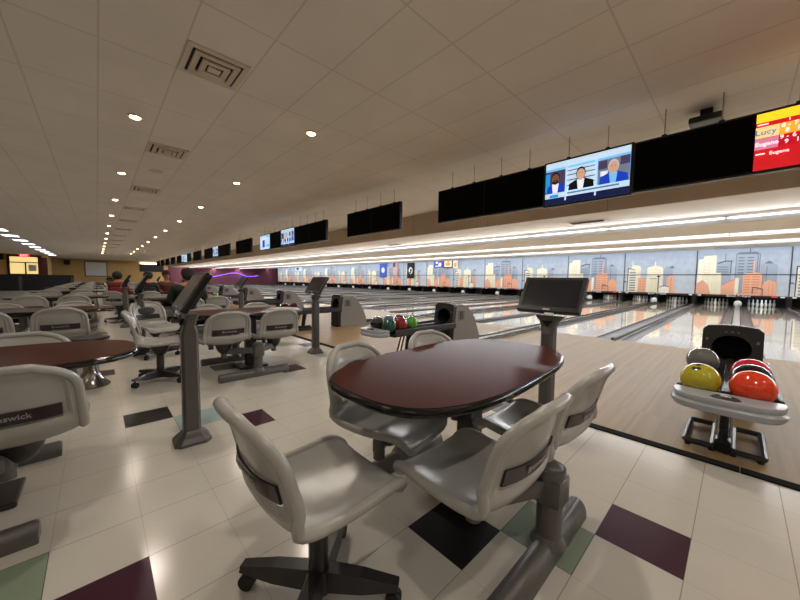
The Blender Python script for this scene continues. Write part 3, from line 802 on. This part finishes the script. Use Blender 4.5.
# ------------------------------------------------------------------ ball returns
def make_return():
    r = thing('ball_return', 'x', 'ball return', (0,0,0), 0, 'ball returns on the approach')
    # side shell
    s = NB()
    side = [(4.42,0),(4.42,.77),(4.62,.785),(4.85,.72),(5.05,.52),(5.2,.2),(5.24,0)]
    for sx in (-1,1): prism(s, side, lambda a,b2,d: (d,a,b2), sx*.2, sx*.17)
    top = side[1:]
    for (a0,b0),(a1,b1) in zip(top, top[1:]):
        quad(s, [(-.17,a0,b0),(.17,a0,b0),(.17,a1,b1),(-.17,a1,b1)])
    hood = obj('hood', s, HOODG, r, True)
    for sx in (-1,1):
        mt = T((sx*.202,4.62,.59)) @ RZ(sx*pi/2) @ RX(pi/2)
        s = NB(); box(s, (sx*.201,4.62,.59), (.004,.2,.17), bevel=.0015); e = obj('emblem', s, M('emblem_grey', (112,108,105), .5), hood)
        obj('emblem_letter', text_bm('B', .19, T((sx*.2045,4.62,.59)) @ RZ(sx*pi/2) @ RX(pi/2), depth=.001), BLACK, e)
    # dark front frame with oval mouth
    s = NB(); n = 32
    outer = []; inner = []; deep = []
    for k in range(n):
        a = 2*pi*(k+.5)/n; ca, sa = cos(a), sin(a)
        m = max(abs(ca),abs(sa)); ox, oz = .205*ca/m, .185*sa/m
        if oz > .18: oz += .02*(1-(ox/.205)**2)
        fy = 4.36 + .0*oz
        outer.append(s.verts.new((ox, fy+.05*(oz+.185)/.37, .60+oz))); inner.append(s.verts.new((.135*ca, fy-.0+.05*(.125*sa+.185)/.37, .585+.125*sa))); deep.append(s.verts.new((.12*ca, 4.75, .57+.11*sa)))
    for k in range(n):
        j = (k+1) % n
        s.faces.new((outer[k],outer[j],inner[j],inner[k])); f = s.faces.new((inner[k],inner[j],deep[j],deep[k])); f.material_index = 1
    f = s.faces.new(deep); f.material_index = 1
    back = [s.verts.new(v.co + Vector((0,.08,0))) for v in outer]
    for k in range(n): j = (k+1) % n; s.faces.new((outer[j],outer[k],back[k],back[j]))
    ff = obj('mouth_frame', s, [HOODD, BLACKM], r, True)
    s = NB()
    for q in range(9):
        a = radians(30+15*q); box(s, (.165*cos(a),4.395+.012*sin(a),.585+.158*sin(a)), (.018,.004,.01), Matrix.Rotation(-(a-pi/2)*1,3,'Y'))
    for sx in (-1,1): box(s, (sx*.17,4.385,.66), (.02,.004,.025))
    obj('printed_marks', s, M('mark_grey', (120,118,118), .5), ff)
    s = NB(); box(s, (0,4.5,.2), (.34,.3,.4), bevel=.02); obj('hood_base', s, HOODD, r)
    # rack: side rails, centre rib, floor of the rack
    s = NB()
    for sx in (-1,1): box(s, (sx*.235,3.72,.44), (.035,1.4,.1), bevel=.012)
    box(s, (0,3.72,.40), (.46,1.4,.03)); box(s, (0,3.72,.45), (.05,1.4,.07), bevel=.01)
    obj('rack', s, HOODD, r)
    for sx in (-1,1):
        s = NB(); box(s, (sx*.12,3.55,.425), (.03,1.6,.02), bevel=.005); obj('ball_rail', s, BLACK, r)
    # light grey front tray, rounded plan
    s = NB()
    def plan(sc, off):
        P = []
        for k in range(25):
            a = pi + pi*k/24
            P.append(((.262*sc)*math.copysign(abs(cos(a))**.5,cos(a)), 2.9-.2*(sc-off)*abs(sin(a))**.8))
        return P
    levels = [(.80,0,.405),(.95,0,.41),(1.,0,.43),(1.,0,.448),(.965,0,.456),(.95,0,.463),(.965,0,.472),(.975,0,.488),(.955,0,.498),(.90,0,.502),(.6,0,.499)]
    rings = [[s.verts.new((x,y,z)) for x, y in plan(sc,of)] for sc, of, z in levels]; m = len(rings[0])
    for A, B in zip(rings, rings[1:]):
        for k in range(m): s.faces.new((A[k],A[(k+1)%m],B[(k+1)%m],B[k]))
    s.faces.new(rings[0]); s.faces.new(rings[-1])
    tr = obj('front_tray', s, TRAYG, r, True)
    s = NB(); ball(s, (0,2.765,.497), .07, (1,.6,.36), n=20); vb = obj('tray_badge', s, HOODD, tr, True)
    s = NB(); box(s, (0,2.745,.5195), (.05,.014,.004)); obj('badge_mark', s, GREYW, vb)
    # foot: two rounded frames on a central block
    for sx in (-1,1):
        s = NB(); P = []
        for cx, cy, a0 in ((.18,3.68,0),(.07,3.68,90),(.07,3.2,180),(.18,3.2,270)):
            for q in range(4):
                a = radians(a0+30*q); P.append((sx*(cx+.02*cos(a)), cy+.02*sin(a), .035))
        tube(s, P, .02, 8, closed=True); 
        for q in (.055,.185): cyl(s, (sx*q,3.19,0), (sx*q,3.19,.03), .018, n=8)
        obj('foot_frame', s, DSTEEL, r, True)
    s = NB(); box(s, (0,3.43,.05), (.085,.5,.09), bevel=.015); obj('foot_block', s, BLACK, r)
    for sx in (-1,1):
        s = NB(); cyl(s, (sx*.035,3.3,.05), (sx*.035,3.42,.41), .011, n=8); obj('support_rod', s, CHROME, r, True)
    s = NB(); cyl(s, (0,3.5,.08), (0,3.55,.4), .045, n=14); obj('support_post', s, HOODD, r, True)
    return r
br0 = make_return(); br0.location.x = -.02; br0['label'] = 'ball return with dark round mouth and grey tray, nearest, at the right of the photo'
NR = 12
for k in range(1, NR): dup(br0, (-.02-PAIR*k,0,0), 0, f"ball return with grey hood and front tray, {W16[k]} lane pair{'s' if k > 1 else ''} left of the nearest")
def bball(x, y, rgb, nm, lab, g=None, z=.5, holes=0):
    m = M('ball_'+nm, rgb, .12, noise=.22, nscale=14, coat=.3)
    s = NB(); ball(s, (0,0,0), .1085, n=28)
    for i, (a, e) in enumerate(((holes,.85),(holes+.32,.9),(holes+.1,1.25))):
        if holes:
            d = Vector((cos(a)*cos(e),sin(a)*cos(e),sin(e))); cyl(s, d*.1065, d*.109, .013, n=12, mi=1)
    o = obj('bowling_ball', s, [m, BLACKM], None, True); tag(o, lab, 'bowling ball', g); o.location = (x-.02,y,z+.045); return o
RG = 'balls on the nearest ball return'
bball(-.13,3.0,(178,166,40),'yellow','yellow bowling ball on the nearest ball return tray',RG,holes=-2.0)
bball(.115,3.0,(226,66,34),'orange','orange bowling ball at the front right of the nearest return',RG,holes=0)
bball(.115,3.235,(20,20,22),'black','black bowling ball between the orange and crimson balls',RG)
bball(.115,3.47,(206,34,66),'crimson','crimson bowling ball behind the black one on the nearest return',RG)
bball(-.16,3.75,(104,104,104),'slate','dull grey bowling ball behind the yellow one near the mouth',RG)
RG = 'balls on the second ball return'
X2 = -PAIR
for x, y, rgb, nm, lab in ((-.13,3.0,(24,26,26),'coal','black bowling ball at the left front of the second return'),(.13,3.0,(22,74,66),'dark_green','dark green bowling ball at the front of the second return'),
        (-.13,3.22,(72,98,108),'steel_blue','steel blue bowling ball behind the dark green one'),(-.13,3.44,(66,18,24),'maroon','maroon bowling ball at the back of the second return'),(.13,3.22,(130,30,34),'dark_red','dark red bowling ball between green ones on the second return'),(.13,3.44,(82,150,50),'lime','lime green bowling ball nearest the mouth of the second return')):
    bball(X2+x, y, rgb, nm, lab, RG)
RG = 'balls on the third ball return'
for x, y, rgb, nm, lab in ((.13,3.0,(62,20,22),'wine','wine red bowling ball on the third ball return from the right'),(.13,3.22,(60,16,24),'maroon','maroon bowling ball behind the wine red one on the third return')):
    bball(-2*PAIR+x, y, rgb, nm, lab, RG)
for x, y, rgb, nm, lab in ((.13,3.3,(92,132,70),'leaf','leaf green bowling ball on the fifth ball return from the right'),(-.13,3.1,(120,30,40),'cherry','cherry red bowling ball on the fifth ball return from the right')):
    bball(-4*PAIR+x, y, rgb, nm, lab, 'balls on the fifth ball return')

# ------------------------------------------------------------------ hanging banners and signs in front of the mural
def panel(name, x0, x1, z0, z1, m, lab, cat, deco):
    r = thing(name, lab, cat, ((x0+x1)/2, MASK-.14, 0))
    w = x1-x0; s = NB(); box(s, (0,0,(z0+z1)/2), (w,.012,z1-z0)); obj('cloth' if cat in ('banner','flag') else 'board', s, m, r)
    deco(r, w, z0, z1)
    s = NB(); tube(s, [(-w/2-.04,0,z1+.01),(w/2+.04,0,z1+.01)], .016, 8)
    for sx in (-1,1): cyl(s, (sx*w*.4,0,z1), (sx*w*.4,0,3.31), .006, n=6)
    obj('hanging_rail', s, BLACK, r)
def d_blue(r, w, z0, z1):
    s = NB(); disc(s, 0, (z0+z1)/2+.05, .3, .34, -.008, 0, 10); obj('white_emblem', s, WHITE, r)
def d_us(r, w, z0, z1):
    s = NB()
    for i in range(7): rect(s, -w/2+w*(2*i)/13, -w/2+w*(2*i+1)/13, z0, z1, -.008, 0)
    obj('stripes', s, M('flag_red', (190,60,60), .8), r)
    s = NB(); rect(s, -w/2, -w/2+w*.54, z1-.6, z1, -.0095, 0); cn = obj('canton', s, M('flag_navy', (50,60,110), .8), r)
    s = NB()
    for i in range(4):
        for j in range(4): disc(s, -w/2+.05+.1*i*w/.72, z1-.1-.13*j, .018, .018, -.0105, 0, 5)
    obj('stars', s, WHITE, cn)
def d_blk(r, w, z0, z1):
    s = NB(); disc(s, 0, (z0+z1)/2, .3, .38, -.008, 0, 16); em = obj('white_emblem', s, WHITE, r)
    s = NB(); disc(s, .05, (z0+z1)/2+.04, .14, .2, -.0095, 0, 12); rect(s, -.2,.1,(z0+z1)/2-.3,(z0+z1)/2-.12,-.0095,0); obj('silhouette', s, BLACK, em)
def d_sq(r, w, z0, z1):
    s = NB(); disc(s, -.2, (z0+z1)/2+.12, .18, .14, -.008, 0, 8); disc(s, .2, (z0+z1)/2-.05, .22, .16, -.008, 0, 8); rect(s, -.4,.35,z0+.1,z0+.2,-.008,0); obj('white_graphics', s, WHITE, r)
def d_pic(r, w, z0, z1):
    s = NB(); rect(s, -w/2+.12, w/2-.12, z0+.12, z1-.12, -.008, 0); obj('picture', s, M('picture_cream', (244,232,206), .6), r)
    s = NB(); rect(s, -.28,.3,z0+.25,z0+.5,-.0095,0); rect(s, -.1,.15,z0+.5,z0+.7,-.0095,0); obj('picture_shape', s, M('picture_orange', (232,160,80), .6), r)
def d_glass(r, w, z0, z1):
    s = NB(); rect(s, -.15,.15,z0+.12,z1-.35,-.008,0); obj('drink', s, M('amber', (236,150,50), .5), r)
    s = NB(); rect(s, -.17,.17,z1-.36,z1-.2,-.008,0); obj('foam', s, WHITE, r)
BLUE = M('royal_blue_cloth', (62,92,190), .8); WC = M('white_cloth', (236,232,228), .8); BKC = M('black_cloth', (24,24,28), .8)
panel('hanging_banner', -30.4,-29.1,1.5,3.1, BLUE, 'tall royal blue hanging banner with a white emblem', 'banner', d_blue)
panel('hanging_flag', -27.95,-27.15,1.75,3.29, WC, 'striped red and white flag with dark blue canton hanging vertically', 'flag', d_us)
panel('hanging_banner', -25.6,-24.5,1.4,3.08, BKC, 'tall black hanging banner with a white round emblem', 'banner', d_blk)
panel('hanging_sign', -21.7,-20.5,2.5,3.28, M('sign_blue', (58,78,190), .5), 'square blue hanging sign with white graphics left of the picture', 'sign', d_sq)
panel('hanging_sign', -20.45,-19.28,2.42,3.28, M('sign_frame_dark', (60,44,36), .5), 'dark framed cream picture sign hanging between blue and amber signs', 'sign', d_pic)
panel('hanging_sign', -19.24,-18.7,2.4,3.28, M('sign_white', (236,232,224), .5), 'narrow hanging sign with an amber drink right of the framed picture', 'sign', d_glass)
panel('hanging_sign', -53.4,-51.,2.5,3.28, M('sign_pale', (214,222,236), .5), 'small pale hanging sign with blue shape far left over the lanes', 'sign', lambda r,w,z0,z1: obj('blue_shape', (lambda s: (rect(s,-.8,.1,z0+.15,z1-.2,-.008,0), s)[1])(NB()), BLUE, r))

# ------------------------------------------------------------------ far end of the hall
def on_far(y0, y1, z0, z1, x=FAR): return ((x, (y0+y1)/2, (z0+z1)/2), (y1-y0), (z1-z0))
r = thing('whiteboard', 'white projection board in a dark frame on the far wall', 'board', (FAR+.04,-.05,2.2))
s = NB(); box(s, (0,0,0), (.03,2.2,1.95)); obj('board', s, M('board_white', (226,226,226), .6), r)
s = NB()
for y in (-1.13,1.13): box(s, (.01,y,0), (.05,.09,2.1))
for z in (-1.01,1.01): box(s, (.01,0,z), (.05,2.3,.09))
obj('frame', s, BLACK, r)
r = thing('wall_screen', 'wide dark screen under a lit valance on the far wall', 'screen', (FAR+.06,6.25,2.5))
s = NB(); box(s, (0,0,0), (.06,3.0,1.1), bevel=.01); obj('screen', s, M('blue_grey_screen', (36,38,50), .4), r)
s = NB(); box(s, (.06,-.3,.72), (.12,2.2,.16)); obj('lit_valance', s, M('lit_valance', (250,244,230), .5, emit=5.), r)
# purple squiggle of neon
P = [(10.7,1.75),(11.7,1.85),(12.6,1.35),(13.9,1.2),(15.1,1.42),(16.5,1.78),(17.8,2.05),(19.0,1.95),(20.2,1.5),(21.3,1.5),(22.3,1.68)]
Q = []
for i in range(len(P)-1):
    p0, p1, p2, p3 = P[max(0,i-1)], P[i], P[i+1], P[min(len(P)-1,i+2)]
    for t in (0,.25,.5,.75):
        Q.append(tuple(.5*((2*p1[d])+(-p0[d]+p2[d])*t+(2*p0[d]-5*p1[d]+4*p2[d]-p3[d])*t*t+(-p0[d]+3*p1[d]-3*p2[d]+p3[d])*t**3) for d in (0,1)))
Q.append(P[-1])
s = NB(); tube(s, [(0,y,z) for y, z in Q], .04, 8)
nr = thing('neon_wall_lamp', 'wavy violet neon tube on the plum far wall', 'neon light', (FAR+.07,0,0)); obj('tube', s, M('lit_violet_neon', (140,90,255), .5, emit=3.), nr, True)
for y, z in Q[3::9]:
    s = NB(); cyl(s, (-.07,y,z), (-.03,y,z), .02, n=8); obj('bracket', s, BLACK, nr)
for y in (12.,17.5,22.5): area('wall_washer', (FAR+.7,y,3.3), .6, 1.2, 30, (1,.8,.85), (0,0,0))
# lit kiosk-like room at the far left: red frame, window, exit sign
X0 = -54.
bm = NB(); box(bm, (X0-2,-8.0,1.75), (4,7.96,3.5)); struct('wall_left_block', bm, YEL)
DKR = M('dark_red_wood', (84,26,22), .5)
r = bpy.data.objects.new('window_1', None); COL.objects.link(r); r.location = (X0+.03,-5.72,2.3); r['kind'] = 'structure'
s = NB()
for y in (-1.15,1.15): box(s, (.02,y,0), (.12,.2,2.1))
for z in (.98,.28,-1.0): box(s, (.02,0,z), (.12,2.4,.18 if z > .5 else .1))
box(s, (.02,.05,-.35), (.1,.12,1.3)); obj('window_frame', s, DKR, r)
s = NB(); box(s, (0,0,0), (.03,2.3,2.)); obj('window_pane', s, M('lit_yellow_glass', (255,226,150), .4, emit=.9), r)
s = NB(); box(s, (.03,.55,-.3), (.02,.6,.7), mi=0); obj('window_notice', s, M('notice_paper', (210,214,206), .6), r)
s = NB(); box(s, (X0+.05,-4.4,1.6), (.08,.72,3.2)); o = tag(obj('door_panel', s, DKR), 'dark red door leaf to the right of the lit yellow window', 'door')
r = thing('exit_sign', 'glowing red exit sign above the lit yellow window', 'sign', (X0+.12,-5.72,3.34))
s = NB(); box(s, (0,0,0), (.1,.75,.3), bevel=.02); obj('housing', s, M('exit_red', (235,40,60), .5, emit=1.2), r)
s = NB(); obj('lettering', text_bm('EXIT', .28, T((.053,0,0)) @ RZ(pi/2) @ RX(pi/2)), M('exit_white', (255,210,210), .5, emit=1.5), r)
for y, x, z, lab in ((-2.9,FAR+.25,3.0,'black wall speaker left of the white projection board'),(-7.4,X0+.25,3.1,'black wall speaker left of the lit yellow window')):
    r = thing('wall_speaker', lab, 'speaker', (x,y,z))
    s = NB(); box(s, (0,0,0), (.34,.6,.62), bevel=.05); obj('cabinet', s, BLACK, r)
    s = NB(); box(s, (.18,0,0), (.02,.5,.5), bevel=.008); obj('grille', s, BLACKM, r)
    s = NB(); box(s, (-.2,0,0), (.1,.12,.12)); obj('bracket', s, BLACKM, r)
# dark bar partition
BARM = M('black_bar_panel', (18,17,18), .5); BARP = M('bar_post_grey', (84,78,72), .5)
for q, (y0, y1, x, lab) in enumerate(((-12.,-7.3,-38.,'long black bar partition at the left edge'),(-7.28,-4.2,-38.,'middle black bar partition left of the chair rows'),(-4.18,-1.4,-38.,'rightmost black bar partition behind the far left row'))):
    r = thing('bar_partition', lab, 'partition', (x,(y0+y1)/2,0), 0, 'black bar partitions')
    s = NB(); box(s, (0,0,.6), (.2,y1-y0,1.2), bevel=.01); obj('panel', s, BARM, r)
    s = NB(); box(s, (0,0,1.22), (.34,y1-y0+.02,.04), bevel=.008); obj('ledge', s, M('bar_ledge', (52,44,40), .4), r)
    s = NB(); box(s, (.11,(y1-y0)/2-.1,.55), (.06,.14,1.1)); obj('post', s, BARP, r)

# ------------------------------------------------------------------ people, seated
SKIN = M('skin', (176,124,98), .6); HAIRM = M('dark_hair', (26,20,18), .7)
def skin_mesh(name, verts, edges, root, mat, parent):
    me = bpy.data.meshes.new(name); me.from_pydata([v[:3] for v in verts], edges, [])
    me.materials.append(mat)
    o = bpy.data.objects.new(name, me); COL.objects.link(o)
    if parent: o.parent = parent
    md = o.modifiers.new('skin', 'SKIN'); md.use_smooth_shade = True
    lay = me.skin_vertices[0].data if me.skin_vertices else None
    if lay is None:
        b = bmesh.new(); b.from_mesh(me); b.verts.layers.skin.verify(); b.to_mesh(me); b.free(); lay = me.skin_vertices[0].data
    for i, v in enumerate(verts):
        rx, ry = v[3] if isinstance(v[3], tuple) else (v[3], v[3])
        lay[i].radius = (rx, ry); lay[i].use_root = (i == root)
    sd = o.modifiers.new('sub', 'SUBSURF'); sd.levels = 1; sd.render_levels = 2
    return o
def person(lab, x, y, rz, shirt, lean=.1, z=0., reach=0., hat=None, bulk=1., hair=True, head_dz=0.):
    r = thing('person', lab, 'person', (x,y,z), rz)
    k = bulk; hz = 1.17+head_dz
    V = [(0,-.02,.53,.13*k),(0,0+lean*.3,.72,.125*k),(0,lean*.7,.92,.15*k),(0,lean,1.02,.10),(0,lean+.01,1.10,.05),(0,lean+.03,hz-.05,.075),(0,lean+.02,hz+.03,.09),(0,lean+.01,hz+.09,.055)]
    E = [(0,1),(1,2),(2,3),(3,4),(4,5),(5,6),(6,7)]
    for s in (-1,1):
        b = len(V)
        V += [(s*.155*k,lean,.98,.055*k),(s*.2*k,lean+.08,.76,.045*k),(s*.19,lean+.28+reach*.5,.76+reach*.25,.033),(s*.17,lean+.36+reach*.6,.77+reach*.3,.026),(s*.16,lean+.43+reach*.65,.77+reach*.3,.022)]
        E += [(3,b),(b,b+1),(b+1,b+2),(b+2,b+3),(b+3,b+4)]
        b = len(V)
        V += [(s*.1,.1,.52,.085*k),(s*.12,.42,.52,.06),(s*.12,.44,.28,.05),(s*.12,.42,.08,.035),(s*.12,.54,.04,.03)]
        E += [(0,b),(b,b+1),(b+1,b+2),(b+2,b+3),(b+3,b+4)]
    body = skin_mesh('body', V, E, 0, SKIN, r)
    # shirt follows torso and sleeves
    G = .022
    sv = [V[0],V[1],V[2],V[3],(0,V[4][1],V[4][2]-.015,.04)]; se = [(0,1),(1,2),(2,3),(3,4)]
    for s in (-1,1):
        b = len(sv); off = 8 + (0 if s < 0 else 10)
        sv += [V[off],V[off+1],V[off+2]]; se += [(3,b),(b,b+1),(b+1,b+2)]
    sv = [(a,b2,c,d+(.045 if q < 4 else .02)) for q, (a,b2,c,d) in enumerate(sv)]
    skin_mesh('shirt', sv, se, 0, shirt, r)
    tv = [(0,-.02,.53,.135*k)]; te = []
    for s in (-1,1):
        b = len(tv); off = 13 + (0 if s < 0 else 10)
        tv += [V[off],V[off+1],V[off+2],V[off+3]]; te += [(0,b),(b,b+1),(b+1,b+2),(b+2,b+3)]
    tv = [(a,b2,c,d+.02) for a,b2,c,d in tv]
    skin_mesh('trousers', tv, te, 0, M('dark_trousers', (30,32,42), .8), r)
    c = (0,lean+.0,hz+.055)
    if hair:
        s = NB(); ball(s, c, .112, (.95,1.05,1.0), n=20)
        for v in [v for v in s.verts if (v.co.y-c[1]) > .045 and v.co.z < hz+.09]: v.co.y = c[1]+.045
        obj('hair', s, HAIRM, r, True)
    if hat:
        s = NB(); lathe(s, [(.118,-.01),(.118,.03),(.1,.09),(.05,.125),(.005,.132)], 20, (0,lean+.01,hz+.07)); box(s, (0,lean+.14,hz+.07), (.16,.12,.012), bevel=.004); obj('cap', s, hat, r, True)
    # face
    s = NB(); fy = lean+.118
    for sx in (-1,1): ball(s, (sx*.03,fy-.018,hz+.02), .011, n=8)
    ball(s, (0,fy,hz-.01), .016, (.8,1,1.4), mi=1, n=8); box(s, (0,fy-.022,hz-.055), (.05,.012,.01))
    for sx in (-1,1): ball(s, (sx*.088,lean+.02,hz+.005), .026, (.4,.8,1.2), mi=1, n=8)
    obj('face', s, [BLACK, SKIN], r, True)
    for sx in (-1,1):
        s = NB(); ball(s, (sx*.12,.5,.045), .06, (.75,1.9,.75), n=12); obj('shoe', s, BLACK, r, True)
    return r
person('seated person in a red top in the aisle beside the chair rows', -11.26,.38, radians(60), M('red_top', (120,30,26), .8), lean=.02)
person('seated person in black with dark hair beside the red topped person', -10.9,1.0, pi/2, M('black_top', (18,18,22), .8), lean=.0, head_dz=.02)
person('seated person in a rusty dark top and cap, facing the camera', -12.13,1.55, -pi/2, M('rust_top', (92,44,30), .8), lean=.0, hat=M('brown_cap', (70,26,22), .8), head_dz=.05)
person('person in a bulky dark green coat behind the nearest aisle kiosk', -7.38,1.29, pi/2, M('dark_green_coat', (30,34,28), .9), lean=.0, bulk=1.4, hat=M('maroon_cap', (52,16,20), .8), head_dz=.02)

# ------------------------------------------------------------------ light
w = bpy.data.worlds.new('world'); S.world = w; w.use_nodes = True
w.node_tree.nodes['Background'].inputs[0].default_value = (.9,.85,.8,1); w.node_tree.nodes['Background'].inputs[1].default_value = .02
COOL = (.93,.96,1.)
for y, z in ((10.9,2.7),(14.9,2.77),(18.9,2.85)):
    area('tube_row_lamp', ((XR-66)/2,y-.1,z), XR+66, .1, 2200 if y < 12 else 1800, COOL, (radians(-35 if y < 12 else 0),0,0))
area('pin_deck_lamp', (.88,MASK+.0,.5), .9, .06, 6, (.7,.85,1), (radians(50),0,0))
area('mask_lamp', ((XR-66)/2,MASK-1.5,2.97), XR+66, .2, 950, COOL, (radians(42),0,0))
# unseen fill lamps, added to brighten the room; one row extends the light panels
for x in range(-18,11,4):
    for y in (-3.58,-7.5): area('added_fill_lamp', (x,y,CEIL-.03), 1.2, .6, 14, (1,.95,.9))
S.view_settings.view_transform = 'Standard'; S.view_settings.look = 'None'; S.view_settings.gamma = 1
S.view_settings.exposure = -.15
S.view_settings.use_curve_mapping = False
